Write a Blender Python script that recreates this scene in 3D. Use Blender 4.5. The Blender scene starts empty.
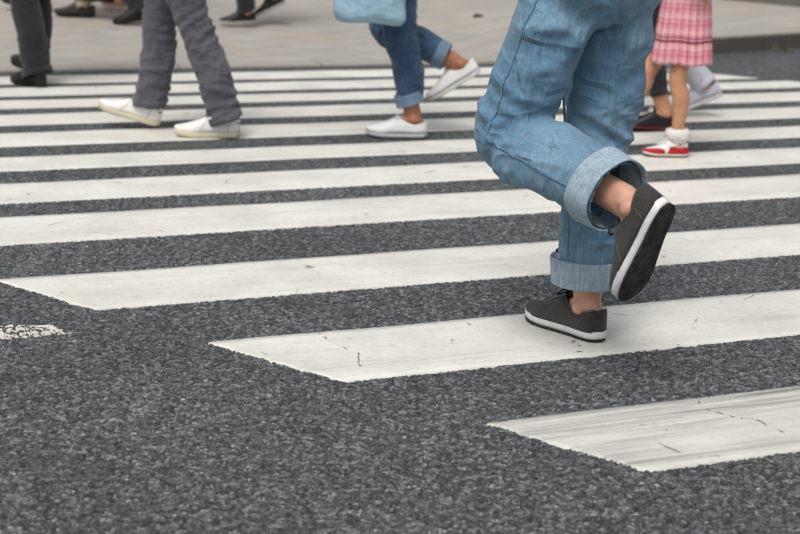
import bpy, bmesh, math, random
import numpy as np
from mathutils import Vector, Matrix
from mathutils.bvhtree import BVHTree
rnd = random.Random(7)
np.random.seed(11)
sc = bpy.context.scene

# ------------------------------------------------------------------ camera, sky, sun, exposure
FPX, CAM_H, CX, CY = 1644.0, 1.23, 400.0, 267.0          # focal length in photo pixels, eye height (m)
ROLL, YH = math.radians(2.15), -135.0
PITCH = math.atan((CY - YH) * math.cos(ROLL) / FPX)
cd = bpy.data.cameras.new('camera'); cam = bpy.data.objects.new('camera', cd); sc.collection.objects.link(cam)
sc.camera = cam
cd.sensor_width = 36.0; cd.lens = 36.0 * FPX / 800.0; cd.clip_end = 3000; cd.clip_start = 0.05
cam.matrix_world = Matrix.Translation((0, 0, CAM_H)) @ Matrix.Rotation(math.pi / 2 - PITCH, 4, 'X') @ Matrix.Rotation(ROLL, 4, 'Z')
cd.dof.use_dof = True; cd.dof.focus_distance = 4.35; cd.dof.aperture_fstop = 4.3

SUN_EL, SUN_AZ = math.radians(58), math.radians(200)      # azimuth clockwise from +Y
w = bpy.data.worlds.new('World'); sc.world = w; w.use_nodes = True
nt = w.node_tree; bg = nt.nodes['Background']
sky = nt.nodes.new('ShaderNodeTexSky'); sky.sky_type = 'NISHITA'; sky.sun_disc = False
sky.sun_elevation = SUN_EL; sky.sun_rotation = SUN_AZ; sky.air_density = 1.0; sky.dust_density = 4.0; sky.ozone_density = 1.0
hs = nt.nodes.new('ShaderNodeHueSaturation'); hs.inputs['Saturation'].default_value = 0.22
nt.links.new(sky.outputs[0], hs.inputs['Color']); nt.links.new(hs.outputs[0], bg.inputs[0])
bg.inputs[1].default_value = 0.13
sl = bpy.data.lights.new('sun', 'SUN'); sl.energy = 1.35; sl.angle = math.radians(20); sl.color = (1.0, 0.96, 0.9)
so = bpy.data.objects.new('sun', sl); sc.collection.objects.link(so)
sd = Vector((math.sin(SUN_AZ) * math.cos(SUN_EL), math.cos(SUN_AZ) * math.cos(SUN_EL), math.sin(SUN_EL)))
so.rotation_euler = (-sd).to_track_quat('-Z', 'Y').to_euler(); so.location = (0, 0, 8)
sc.view_settings.view_transform = 'Standard'; sc.view_settings.look = 'None'
sc.view_settings.exposure = 0.08; sc.view_settings.gamma = 1.0; sc.view_settings.use_curve_mapping = False
sc.cycles.max_bounces = 6

# ------------------------------------------------------------------ pixel -> ground
_fw = np.array([0, math.cos(PITCH), -math.sin(PITCH)]); _up = np.array([0, math.sin(PITCH), math.cos(PITCH)]); _r = np.array([1.0, 0, 0])
_R = math.cos(ROLL) * _r + math.sin(ROLL) * _up; _U = math.cos(ROLL) * _up - math.sin(ROLL) * _r
def ray(x, y): return _fw + _R * (x - CX) / FPX - _U * (y - CY) / FPX
def gp(x, y, z=0.0):
    d = ray(x, y); t = (z - CAM_H) / d[2]; return np.array([0, 0, CAM_H]) + d * t
_d = ray(4000, 0); SU = _d[:2] / np.hypot(_d[0], _d[1]); SN = np.array([-SU[1], SU[0]])   # along / across the stripes
def un(u, n, z=0.0): p = SU * u + SN * n; return (float(p[0]), float(p[1]), float(z))

# ------------------------------------------------------------------ mesh helpers
def link(o): sc.collection.objects.link(o); return o
def mesh_obj(name, verts, faces, mat=None, parent=None, smooth=True):
    me = bpy.data.meshes.new(name)
    me.from_pydata([tuple(map(float, v)) for v in verts], [], faces); me.update()
    if smooth: me.polygons.foreach_set('use_smooth', [True] * len(me.polygons))
    if mat: me.materials.append(mat)
    o = link(bpy.data.objects.new(name, me))
    if parent is not None: o.parent = parent
    return o
def tag(o, label=None, cat=None, group=None, kind=None):
    if label: o['label'] = label
    if cat: o['category'] = cat
    if group: o['group'] = group
    if kind: o['kind'] = kind
    return o

class MB:
    def __init__(s): s.v = []; s.f = []
    def rings(s, rings, cap=True, closed=False):
        n = len(rings[0]); b = len(s.v)
        for r in rings: s.v.extend([tuple(p) for p in r])
        m = len(rings)
        for i in range(m if closed else m - 1):
            i2 = (i + 1) % m
            for j in range(n):
                k = (j + 1) % n
                s.f.append((b + i * n + j, b + i * n + k, b + i2 * n + k, b + i2 * n + j))
        if cap and not closed:
            s.f.append(tuple(b + j for j in reversed(range(n))))
            s.f.append(tuple(b + (m - 1) * n + j for j in range(n)))
        return s
    def loft(s, pts, rad, n=20, ref=(1, 0, 0), per=8, power=2.0, cap=True):
        """smooth tube through pts; rad = (fore-aft, lateral) at each; ref = the fore-aft direction"""
        P = [np.array(p, float) for p in pts]; Rr = [np.array(r if hasattr(r, '__len__') else (r, r), float) for r in rad]
        m = len(P); C = []; W = []
        for i in range(m - 1):
            p0, p1, p2, p3 = P[max(i - 1, 0)], P[i], P[i + 1], P[min(i + 2, m - 1)]
            for k in range(per):
                t = k / per
                C.append(0.5 * ((2 * p1) + (-p0 + p2) * t + (2 * p0 - 5 * p1 + 4 * p2 - p3) * t * t + (-p0 + 3 * p1 - 3 * p2 + p3) * t ** 3))
                tt = t * t * (3 - 2 * t); W.append(Rr[i] * (1 - tt) + Rr[i + 1] * tt)
        C.append(P[-1]); W.append(Rr[-1])
        ref = np.array(ref, float); rings = []
        for i, c in enumerate(C):
            T = C[min(i + 1, len(C) - 1)] - C[max(i - 1, 0)]; T /= np.linalg.norm(T) + 1e-9
            a = ref - T * (ref @ T)
            if np.linalg.norm(a) < 1e-3: a = np.array([0, 0, 1.0]) - T * T[2]
            a /= np.linalg.norm(a); b = np.cross(T, a); ring = []
            for j in range(n):
                th = 2 * math.pi * j / n; ct, st = math.cos(th), math.sin(th)
                if power != 2.0:
                    ct = math.copysign(abs(ct) ** (2 / power), ct); st = math.copysign(abs(st) ** (2 / power), st)
                ring.append(c + a * W[i][0] * ct + b * W[i][1] * st)
            rings.append(ring)
        return s.rings(rings, cap)
    def ball(s, c, r, n=16, m=10):
        c = np.array(c, float); r = np.array(r if hasattr(r, '__len__') else (r,) * 3, float); rings = []
        for i in range(m + 1):
            ph = -math.pi / 2 + math.pi * (0.02 + 0.96 * i / m)
            rings.append([c + r * np.array([math.cos(ph) * math.cos(2 * math.pi * j / n), math.cos(ph) * math.sin(2 * math.pi * j / n), math.sin(ph)]) for j in range(n)])
        return s.rings(rings)
    def box(s, c, half, ax=None):
        c = np.array(c, float); ax = np.eye(3) if ax is None else ax; b = len(s.v)
        for sx in (-1, 1):
            for sy in (-1, 1):
                for sz in (-1, 1): s.v.append(tuple(c + ax[0] * half[0] * sx + ax[1] * half[1] * sy + ax[2] * half[2] * sz))
        for f in ((0, 1, 3, 2), (4, 6, 7, 5), (0, 4, 5, 1), (2, 3, 7, 6), (0, 2, 6, 4), (1, 5, 7, 3)): s.f.append(tuple(b + i for i in f))
        return s
    def build(s, name, mat, parent=None, smooth=True): return mesh_obj(name, s.v, s.f, mat, parent, smooth)

def remesh(mb, voxel, iters=6, fac=0.5):
    me = bpy.data.meshes.new('raw'); me.from_pydata([tuple(map(float, v)) for v in mb.v], [], mb.f); me.update()
    o = link(bpy.data.objects.new('raw', me))
    m = o.modifiers.new('r', 'REMESH'); m.mode = 'VOXEL'; m.voxel_size = voxel; m.use_smooth_shade = True
    if iters:
        s = o.modifiers.new('s', 'SMOOTH'); s.iterations = iters; s.factor = fac
    dg = bpy.context.evaluated_depsgraph_get(); dg.update()
    out = bpy.data.meshes.new_from_object(o.evaluated_get(dg))
    bpy.data.objects.remove(o); bpy.data.meshes.remove(me)
    return out
def get_co(me): a = np.empty(len(me.vertices) * 3, np.float32); me.vertices.foreach_get('co', a); return a.reshape(-1, 3).astype(float)
def get_no(me): a = np.empty(len(me.vertices) * 3, np.float32); me.vertex_normals.foreach_get('vector', a); return a.reshape(-1, 3).astype(float)
def from_mesh(name, me, mat, parent=None):
    me.name = name; me.materials.clear(); me.materials.append(mat)
    me.polygons.foreach_set('use_smooth', [True] * len(me.polygons))
    o = link(bpy.data.objects.new(name, me))
    if parent is not None: o.parent = parent
    return o

# ------------------------------------------------------------------ material helpers
def lin(c): return tuple(((x / 255 + 0.055) / 1.055) ** 2.4 if x > 10 else x / 255 / 12.92 for x in c)
class N:
    def __init__(s, name):
        s.m = bpy.data.materials.new(name); s.m.use_nodes = True; s.t = s.m.node_tree
        s.b = s.t.nodes['Principled BSDF']; s.out = s.t.nodes['Material Output']
    def n(s, typ, **kw):
        nd = s.t.nodes.new('ShaderNode' + typ)
        for k, v in kw.items():
            if hasattr(nd, k): setattr(nd, k, v)
            else: nd.inputs[k.replace('_', ' ')].default_value = v
        return nd
    def l(s, a, b): s.t.links.new(a, b)
    def coord(s, kind='Object', scale=None):
        tc = s.n('TexCoord'); o = tc.outputs[kind]
        if scale is not None:
            mp = s.n('Mapping'); mp.inputs['Scale'].default_value = scale; s.l(o, mp.inputs[0]); o = mp.outputs[0]
        return o
    def noise(s, vec, scale, detail=4, rough=0.55, dist=0.0):
        nd = s.n('TexNoise'); nd.inputs['Scale'].default_value = scale; nd.inputs['Detail'].default_value = detail
        nd.inputs['Roughness'].default_value = rough; nd.inputs['Distortion'].default_value = dist
        if vec is not None: s.l(vec, nd.inputs['Vector'])
        return nd.outputs['Fac']
    def ramp(s, fac, stops, interp='LINEAR'):
        r = s.n('ValToRGB'); r.color_ramp.interpolation = interp; e = r.color_ramp.elements
        while len(e) < len(stops): e.new(0.5)
        for i, (p, c) in enumerate(stops):
            e[i].position = p; c = (c,) * 3 if not hasattr(c, '__len__') else c; e[i].color = (*c[:3], 1)
        s.l(fac, r.inputs[0]); return r.outputs[0]
    def mix(s, fac, a, b, mode='MIX'):
        m = s.n('Mix', data_type='RGBA', blend_type=mode)
        for sock, v in ((m.inputs[0], fac), (m.inputs[6], a), (m.inputs[7], b)):
            if isinstance(v, (int, float)): sock.default_value = v
            elif isinstance(v, tuple): sock.default_value = (*v[:3], 1)
            else: s.l(v, sock)
        return m.outputs[2]
    def math(s, op, a, b=0.0, c=0.0):
        m = s.n('Math', operation=op)
        for i, v in enumerate((a, b, c)):
            if isinstance(v, (int, float)): m.inputs[i].default_value = v
            else: s.l(v, m.inputs[i])
        return m.outputs[0]
    def bump(s, h, strength=0.3, dist=0.01):
        b = s.n('Bump'); b.inputs['Strength'].default_value = strength; b.inputs['Distance'].default_value = dist
        s.l(h, b.inputs['Height']); s.l(b.outputs[0], s.b.inputs['Normal'])
    def col(s, c):
        if isinstance(c, tuple): s.b.inputs['Base Color'].default_value = (*c[:3], 1)
        else: s.l(c, s.b.inputs['Base Color'])
        return s
    def rough(s, r, spec=0.3):
        if isinstance(r, (int, float)): s.b.inputs['Roughness'].default_value = r
        else: s.l(r, s.b.inputs['Roughness'])
        s.b.inputs['Specular IOR Level'].default_value = spec; return s

def cloth(name, rgb, var=0.25, scale=18.0, weave=900.0, rough=0.9, wear=None, bump=0.12, slub=0.0, crease=0.0):
    k = N(name); v = k.coord(); c = lin(rgb)
    n1 = k.noise(v, scale, 5, 0.6); n2 = k.noise(v, weave, 2, 0.5)
    base = k.ramp(n1, [(0.3, tuple(x * (1 - var) for x in c)), (0.7, tuple(min(1, x * (1 + var)) for x in c))])
    if wear:
        n3 = k.noise(v, scale * 0.28, 3, 0.5); base = k.mix(k.ramp(n3, [(0.42, 0.0), (0.68, 0.8)]), base, lin(wear))
    base = k.mix(0.35, base, k.ramp(n2, [(0.3, 0.55), (0.7, 1.0)]), 'MULTIPLY')
    if slub:
        sl_ = k.n('Mapping'); sl_.inputs['Scale'].default_value = (260, 260, 16); k.l(v, sl_.inputs[0]); n4 = k.noise(sl_.outputs[0], 1.0, 3, 0.6)
        base = k.mix(slub, base, k.ramp(n4, [(0.3, 0.45), (0.5, 0.95), (0.72, 1.5)]), 'MULTIPLY')
        n5 = k.noise(v, 70, 4, 0.7); base = k.mix(0.5, base, k.ramp(n5, [(0.3, 0.75), (0.7, 1.2)]), 'MULTIPLY')
    k.col(base).rough(rough, 0.2); hgt = k.math('MULTIPLY', k.math('ADD', n2, k.math('MULTIPLY', n1, 0.6)), bump)
    if crease:
        for q, (sc3, off) in enumerate((((1.0, 1.0, 1.9), 5.0), ((1.5, 1.5, 0.6), 7.0))):
            mp_ = k.n('Mapping'); mp_.inputs['Scale'].default_value = sc3; mp_.inputs['Location'].default_value = (q * 3.1, q, 0); mp_.inputs['Rotation'].default_value = (0.5 - q, 0.3, 0); k.l(v, mp_.inputs[0])
            rdg = k.math('ABSOLUTE', k.math('SUBTRACT', k.noise(mp_.outputs[0], off, 2, 0.45, 0.5), 0.5))
            hgt = k.math('SUBTRACT', hgt, k.math('MULTIPLY', k.math('SUBTRACT', 0.12, k.math('MINIMUM', rdg, 0.12)), -crease * 18))
    k.bump(hgt, 1.0, 0.004)
    k.b.inputs['Sheen Weight'].default_value = 0.15; k.b.inputs['Sheen Roughness'].default_value = 0.6
    return k.m
def plain(name, rgb, rough=0.6, var=0.12, scale=40.0, spec=0.35, bump=0.08):
    k = N(name); v = k.coord(); c = lin(rgb); n1 = k.noise(v, scale, 6, 0.65)
    k.col(k.ramp(n1, [(0.3, tuple(x * (1 - var) for x in c)), (0.7, tuple(min(1, x * (1 + var)) for x in c))])).rough(rough, spec)
    k.bump(n1, bump, 0.003); return k.m
def skin(name, rgb):
    k = N(name); v = k.coord(); c = lin(rgb); n1 = k.noise(v, 22, 5, 0.6); n2 = k.noise(v, 260, 3, 0.6)
    k.col(k.ramp(n1, [(0.3, (c[0] * 0.85, c[1] * 0.75, c[2] * 0.72)), (0.7, tuple(min(1, x * 1.1) for x in c))])).rough(0.55, 0.35)
    k.b.inputs['Subsurface Weight'].default_value = 0.12; k.b.inputs['Subsurface Radius'].default_value = (0.012, 0.005, 0.003)
    k.bump(n2, 0.1, 0.002); return k.m

# asphalt, near (real stones, colour per stone) and far (same look in the shader)
def asphalt(name, near):
    k = N(name); v = k.coord()
    if near:
        at = k.n('Attribute', attribute_name='stone'); s = at.outputs['Fac']
        at2 = k.n('Attribute', attribute_name='gap'); gap = at2.outputs['Fac']
    else:
        vo = k.n('TexVoronoi', feature='F1'); vo.inputs['Scale'].default_value = 85; k.l(v, vo.inputs['Vector'])
        sx = k.n('SeparateColor'); k.l(vo.outputs['Color'], sx.inputs[0]); s = sx.outputs[0]
        gap = k.ramp(vo.outputs['Distance'], [(0.35, 0.0), (0.8, 1.0)])
    c = k.ramp(s, [(0.0, lin((44, 45, 46))), (0.3, lin((76, 78, 79))), (0.65, lin((106, 109, 110))), (0.9, lin((142, 146, 147))), (0.985, lin((146, 142, 134))), (1.0, lin((196, 193, 186)))])
    c = k.mix(k.ramp(k.noise(v, 300, 3), [(0.35, 0.0), (0.75, 0.5)]), c, lin((130, 135, 136)))
    vf = k.n('TexVoronoi', feature='F1'); vf.inputs['Scale'].default_value = 230; k.l(v, vf.inputs['Vector'])
    sf = k.n('SeparateColor'); k.l(vf.outputs['Color'], sf.inputs[0])
    c = k.mix(0.8, c, k.ramp(sf.outputs[1], [(0.0, 0.5), (0.5, 0.92), (0.93, 1.35), (1.0, 2.4)]), 'MULTIPLY')
    c = k.mix(k.ramp(k.noise(v, 190, 3, 0.6), [(0.58, 0.0), (0.66, 0.8)]), c, lin((24, 24, 25)))
    c = k.mix(k.math('MULTIPLY', gap, 0.8), c, lin((30, 30, 31)))
    big = k.noise(v, 1.1, 4); c = k.mix(1.0, c, k.ramp(big, [(0.3, (0.78, 0.78, 0.78)), (0.7, (1.06, 1.06, 1.06))]), 'MULTIPLY')
    tint = k.noise(v, 9, 3); c = k.mix(0.35, c, k.ramp(tint, [(0.3, (0.98, 0.97, 0.95)), (0.5, (0.95, 1.0, 1.02)), (0.75, (0.86, 1.0, 1.05))]), 'MULTIPLY')
    k.col(c).rough(0.78, 0.35)
    if near: k.bump(k.math('ADD', k.noise(v, 420, 4, 0.6), sf.outputs[1]), 0.6, 0.002)
    else: k.bump(k.math('SUBTRACT', k.math('MULTIPLY', s, 0.5), gap), 0.9, 0.005)
    return k.m

# thermoplastic road paint: scuffs along the traffic direction, chips and cracks
def road_paint(name, tone=1.0, scuff=0.25, lo=0.52):
    k = N(name); v = k.coord()
    mp = k.n('Mapping'); mp.inputs['Rotation'].default_value = (0, 0, -math.atan2(SU[1], SU[0])); k.l(v, mp.inputs[0]); r = mp.outputs[0]
    st = k.n('Mapping'); st.inputs['Scale'].default_value = (0.55, 9, 1); k.l(r, st.inputs[0])
    st2 = k.n('Mapping'); st2.inputs['Scale'].default_value = (2.2, 60, 1); k.l(r, st2.inputs[0])
    a, b = lin((229, 227, 219)), lin((208, 206, 197))
    c = k.ramp(k.noise(v, 3.2, 6, 0.6), [(0.3, tuple(x * tone for x in b)), (0.65, tuple(x * tone for x in a))])
    s1 = k.math('MULTIPLY', k.ramp(k.noise(st.outputs[0], 1.0, 3), [(lo, 0.0), (lo + 0.16, 1.0)]), k.ramp(k.noise(st2.outputs[0], 1.0, 3), [(0.35, 0.0), (0.65, 1.0)]))
    c = k.mix(k.math('MULTIPLY', s1, scuff), c, lin((118, 117, 113)))
    gr = k.noise(v, 240, 3, 0.7); c = k.mix(k.ramp(gr, [(0.5, 0.0), (0.85, 0.45)]), c, lin((150, 147, 138)))
    c = k.mix(k.ramp(k.noise(v, 38, 6, 0.75), [(0.48, 0.0), (0.8, 0.4)]), c, lin((158, 154, 144)))
    # cracks: thin lines of a distorted cell net, only here and there
    dn = k.n('TexNoise'); dn.inputs['Scale'].default_value = 7; k.l(v, dn.inputs['Vector'])
    add = k.n('VectorMath', operation='MULTIPLY_ADD'); k.l(dn.outputs['Color'], add.inputs[0]); add.inputs[1].default_value = (0.16, 0.16, 0); k.l(v, add.inputs[2])
    vo = k.n('TexVoronoi', feature='DISTANCE_TO_EDGE'); vo.inputs['Scale'].default_value = 1.7; k.l(add.outputs[0], vo.inputs['Vector'])
    ln = k.ramp(vo.outputs['Distance'], [(0.0, 1.0), (0.009, 0.0)])
    ln = k.math('MULTIPLY', ln, k.ramp(k.noise(v, 6.5, 4, 0.7), [(0.55, 0.0), (0.62, 1.0)]))
    sc_ = k.n('Mapping'); sc_.inputs['Scale'].default_value = (14, 60, 14); k.l(r, sc_.inputs[0])
    chip = k.ramp(k.noise(sc_.outputs[0], 1.0, 4, 0.6), [(0.735, 0.0), (0.76, 1.0)])
    chip = k.math('MULTIPLY', chip, k.ramp(k.noise(v, 3.1, 2), [(0.5, 0.0), (0.6, 1.0)]))
    d = k.math('MAXIMUM', ln, chip)
    c = k.mix(k.math('MULTIPLY', d, 0.85), c, lin((66, 66, 66)))
    k.col(c).rough(0.72, 0.3)
    k.bump(k.math('SUBTRACT', k.math('MULTIPLY', k.noise(v, 120, 4, 0.65), 0.5), d), 0.35, 0.004)
    return k.m

M = {}
M['asphalt_near'] = asphalt('asphalt_stones', True); M['asphalt'] = asphalt('asphalt_plain', False)
M['paint'] = road_paint('road_paint', 1.0, 0.3); M['paint_scuffed'] = road_paint('road_paint_scuffed', 0.9, 0.9, 0.44)
k = N('paint_worn'); k.col(k.ramp(k.noise(k.coord(), 180, 4), [(0.3, lin((190, 184, 172))), (0.7, lin((226, 222, 212)))])).rough(0.8, 0.3); M['paint_worn'] = k.m

k = N('paving'); v = k.coord()
mp = k.n('Mapping'); mp.inputs['Rotation'].default_value = (0, 0, -math.atan2(SU[1], SU[0]) - 0.5); k.l(v, mp.inputs[0])
br = k.n('TexBrick'); br.inputs['Scale'].default_value = 1.0; br.inputs['Brick Width'].default_value = 0.6; br.inputs['Row Height'].default_value = 0.3
br.inputs['Mortar Size'].default_value = 0.006; br.inputs['Mortar Smooth'].default_value = 0.2
br.inputs['Color1'].default_value = (*lin((172, 168, 161)), 1); br.inputs['Color2'].default_value = (*lin((164, 160, 155)), 1); br.inputs['Mortar'].default_value = (*lin((128, 121, 111)), 1)
k.l(mp.outputs[0], br.inputs[0])
c = k.mix(k.ramp(k.noise(v, 1.6, 5, 0.6), [(0.46, 0.0), (0.74, 0.55)]), br.outputs[0], lin((184, 162, 138)))
c = k.mix(k.ramp(k.noise(v, 5, 5, 0.6), [(0.45, 0.0), (0.75, 0.4)]), c, lin((138, 134, 128)))
k.col(c).rough(0.85, 0.25); k.bump(k.noise(v, 90, 5, 0.7), 0.3, 0.004); M['paving'] = k.m

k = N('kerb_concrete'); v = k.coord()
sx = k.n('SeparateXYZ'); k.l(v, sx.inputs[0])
dirt_shade = k.math('ADD', sx.outputs[2], k.math('MULTIPLY', k.noise(v, 14, 5, 0.7), 0.035))
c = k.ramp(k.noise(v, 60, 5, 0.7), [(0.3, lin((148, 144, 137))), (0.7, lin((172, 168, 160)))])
c = k.mix(k.ramp(dirt_shade, [(0.118, 1.0), (0.138, 0.0)]), c, lin((92, 87, 82)))  # road dirt plus the shade of the upright face, painted into the colour
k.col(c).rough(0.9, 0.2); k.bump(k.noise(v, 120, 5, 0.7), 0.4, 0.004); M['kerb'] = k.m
M['kerb_low'] = plain('dropped_kerb', (160, 155, 147), 0.9, 0.15, 60)
M['granite_dark'] = plain('dark_granite', (104, 101, 97), 0.8, 0.3, 60)
M['leaf'] = plain('weed_leaf', (84, 92, 54), 0.6, 0.3, 60); M['dryleaf'] = plain('dry_leaf', (72, 66, 52), 0.8, 0.2, 60)

# ------------------------------------------------------------------ road: one sheet with a stone-by-stone near field
def hash2(ix, iy, s):
    h = (ix.astype(np.int64) * 374761393 + iy.astype(np.int64) * 668265263 + s * 144665) & 0x7fffffff
    h = (h ^ (h >> 13)) * 1274126177 & 0x7fffffff
    return ((h ^ (h >> 16)) & 0xffffff) / float(0xffffff)
def stones(X, Y, cell):
    gx, gy = np.floor(X / cell), np.floor(Y / cell); F1 = np.full(X.shape, 9.0); F2 = F1.copy(); idv = np.zeros(X.shape); hv = np.zeros(X.shape)
    for dx in (-1, 0, 1):
        for dy in (-1, 0, 1):
            ix, iy = gx + dx, gy + dy
            px = ix + 0.5 + (hash2(ix, iy, 1) - 0.5) * 0.95; py = iy + 0.5 + (hash2(ix, iy, 2) - 0.5) * 0.95
            sz = 0.75 + 0.5 * hash2(ix, iy, 5)
            d = np.hypot(X / cell - px, Y / cell - py) / sz
            c = d < F1
            F2 = np.where(c, F1, np.minimum(F2, d)); idv = np.where(c, hash2(ix, iy, 3), idv); hv = np.where(c, hash2(ix, iy, 4), hv); F1 = np.where(c, d, F1)
    return F1, F2, idv, hv
Y0, Y1, NX = 2.4, 6.7, 840
ys = [Y0]
while ys[-1] < Y1: ys.append(ys[-1] * (1 + 0.00102))
ys = np.array(ys); NY = len(ys)
Wd = 0.28 * ys + 0.35; tx = np.linspace(-1, 1, NX)
X = Wd[:, None] * tx[None, :]; Y = np.repeat(ys[:, None], NX, 1)
wx = 0.0022 * np.sin(X * 410 + 2.1 * np.sin(Y * 300)) + 0.0014 * np.sin(Y * 730 + X * 520); wy = 0.0022 * np.sin(Y * 390 + 1.7 * np.sin(X * 340)) + 0.0014 * np.sin(X * 810 - Y * 440)
F1, F2, sid, shv = stones(X + wx * 0.8, Y + wy * 0.8, 0.0092)
edge = np.clip((F2 - F1) / 0.30, 0, 1); edge = edge * edge * (3 - 2 * edge)
dome = np.clip(1 - F1 ** 2 * 0.8, 0, 1)
deep = (shv < 0.17)                                      # missing stones: pits
tilt = (hash2(np.floor(sid * 1e6), np.floor(shv * 1e6), 6) - 0.5)
Z = -0.0040 + edge * (0.0031 + 0.0006 * dome + 0.0012 * (shv - 0.5) + 0.0009 * tilt) - np.where(deep, 0.0030, 0.0)
fade = np.minimum(np.clip((1 - np.abs(tx))[None, :] * 12, 0, 1), np.clip(np.minimum(ys - Y0, Y1 - ys) / 0.25, 0, 1)[:, None])
Z = Z * fade - 0.0005 * (1 - fade)
idx = np.arange(NX * NY).reshape(NY, NX)
me = bpy.data.meshes.new('road_near'); nv = NX * NY; nq = (NX - 1) * (NY - 1)
me.vertices.add(nv); me.vertices.foreach_set('co', np.stack([X, Y, Z], -1).astype(np.float32).ravel())
quad = np.stack([idx[:-1, :-1], idx[:-1, 1:], idx[1:, 1:], idx[1:, :-1]], -1).reshape(-1, 4)
me.loops.add(nq * 4); me.loops.foreach_set('vertex_index', quad.ravel().astype(np.int32))
me.polygons.add(nq); me.polygons.foreach_set('loop_start', (np.arange(nq) * 4).astype(np.int32)); me.polygons.foreach_set('loop_total', np.full(nq, 4, np.int32))
me.update(); me.polygons.foreach_set('use_smooth', np.ones(nq, bool))
for nm, arr in (('stone', sid), ('gap', np.clip(1 - edge + np.where(deep, 0.8, 0), 0, 1))):
    a = me.attributes.new(nm, 'FLOAT', 'POINT'); a.data.foreach_set('value', arr.astype(np.float32).ravel())
me.materials.append(M['asphalt_near'])
zb = -0.0005; A_ = (-Wd[0], ys[0]); B_ = (Wd[0], ys[0]); C_ = (Wd[-1], ys[-1]); D_ = (-Wd[-1], ys[-1]); G = 400.0
rv = [(*A_, zb), (*B_, zb), (*C_, zb), (*D_, zb), (-G, -G, zb), (G, -G, zb), (G, G, zb), (-G, G, zb)]
road = mesh_obj('road', rv, [(4, 5, 1, 0), (5, 6, 2, 1), (6, 7, 3, 2), (7, 4, 0, 3)], M['asphalt'], smooth=False); tag(road, kind='structure')
rn = link(bpy.data.objects.new('asphalt_aggregate', me)); rn.parent = road; tag(rn, kind='stuff')

# ------------------------------------------------------------------ crosswalk stripes
TOP = [3.127, 3.935, 4.739, 5.585, 6.178, 6.735, 7.335, 7.868, 8.330, 8.790, 9.240]
BOT = [2.741, 3.518, 4.336, 5.177, 5.823, 6.436, 6.990, 7.550, 8.060, 8.481, 8.937]
def left_u(n): return 0.930 - 0.489 * (n - 4.7145)
def right_u(n): return 6.463 - 0.75 * (n - 8.4976)
nr = np.random.RandomState(5)
def jag(n, amp):
    a = nr.randn(n); b = np.convolve(nr.randn(n + 8), np.ones(5) / 5, 'same')[4:4 + n]
    return amp * (0.75 * a + 0.8 * b)
for i, (t, b) in enumerate(zip(TOP, BOT)):
    step = 0.006 if t < 6 else 0.012
    umin = min(left_u(t), left_u(b)) if left_u(b) > -3 else -3
    umax = right_u(b); nu = int((umax - left_u(t)) / step); nn = 14
    top = t + jag(nu, 0.0011) + 0.002 * np.sin(np.arange(nu) * step * 5 + i); bot = b + jag(nu, 0.0011)
    s = np.linspace(0, 1, nu)
    lj = jag(nn, 0.003)
    verts = []; faces = []
    for kf in range(nn + 2):                              # rows across the stripe, plus two skirts that go down into the asphalt
        g = min(max((kf - 1) / (nn - 1), 0), 1)
        nline = bot * (1 - g) + top * g; nm = b * (1 - g) + t * g
        uu = left_u(nm) + lj[min(max(kf - 1, 0), nn - 1)] + s * (right_u(nm) - left_u(nm))
        P = SU[None, :] * uu[:, None] + SN[None, :] * nline[:, None]
        z = np.full(nu, 0.0025) + 0.0007 * np.sin(uu * 9 + nline * 21) + nr.randn(nu) * 0.00018
        if kf in (0, nn + 1): z[:] = -0.006
        z[0] = z[-1] = -0.006
        verts.extend(np.column_stack([P, z]).tolist())
    for a in range(nn + 1):
        for j in range(nu - 1):
            faces.append((a * nu + j, a * nu + j + 1, (a + 1) * nu + j + 1, (a + 1) * nu + j))
    o = mesh_obj('crosswalk_stripe', verts, faces, M['paint_scuffed'] if i == 0 else M['paint'], road)
    if i == 0: o['label'] = 'nearest white stripe, scuffed with grey tyre marks and a crack'

# cracks and chips in the paint of the near stripes, where the photograph has them
kc = N('crack_dark'); kc.col(kc.ramp(kc.noise(kc.coord(), 90, 3), [(0.3, lin((70, 69, 67))), (0.7, lin((140, 137, 130)))])).rough(0.9, 0.2)
def crack(pts, wd, keep=0.7):
    keep *= 0.85; P = [gp(x, y, 0.0036)[:2] for x, y in pts]; mb = MB()
    for a, b in zip(P[:-1], P[1:]):
        L = np.linalg.norm(b - a); m = max(2, int(L / 0.012)); d = (b - a) / L; q = np.array([-d[1], d[0]]); prev = a; pw = wd * nr.rand()
        for i in range(1, m + 1):
            c_ = a + (b - a) * i / m + q * nr.randn() * 0.0025; w_ = 0.62 * wd * (0.15 + 1.1 * nr.rand() ** 2)
            if nr.rand() < keep:
                b0 = len(mb.v); mb.v += [(*(prev - q * pw), 0.0042), (*(prev + q * pw), 0.0042), (*(c_ + q * w_), 0.0042), (*(c_ - q * w_), 0.0042)]; mb.f.append((b0, b0 + 3, b0 + 2, b0 + 1))
            prev, pw = c_, w_
    if mb.f: mb.build('paint_crack', kc.m, road)
crack([(690, 392), (706, 409), (735, 417), (757, 420), (772, 428), (780, 431), (800, 437)], 0.0035, 0.75)
crack([(318, 333), (334, 343)], 0.003, 0.9); crack([(457, 321), (480, 327), (500, 331)], 0.0028, 0.8); crack([(358, 353), (360, 366)], 0.004, 1.0); crack([(335, 344), (350, 350)], 0.002, 0.5)
crack([(92, 232), (116, 234)], 0.004, 0.9); crack([(183, 227), (186, 228)], 0.006, 1.0); crack([(505, 185), (520, 184)], 0.003, 0.7)
for x0, y0, x1, y1 in ((560, 433, 610, 427), (640, 425, 690, 416), (655, 432, 720, 424)): crack([(x0, y0), (x1, y1)], 0.0016, 0.35)
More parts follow.
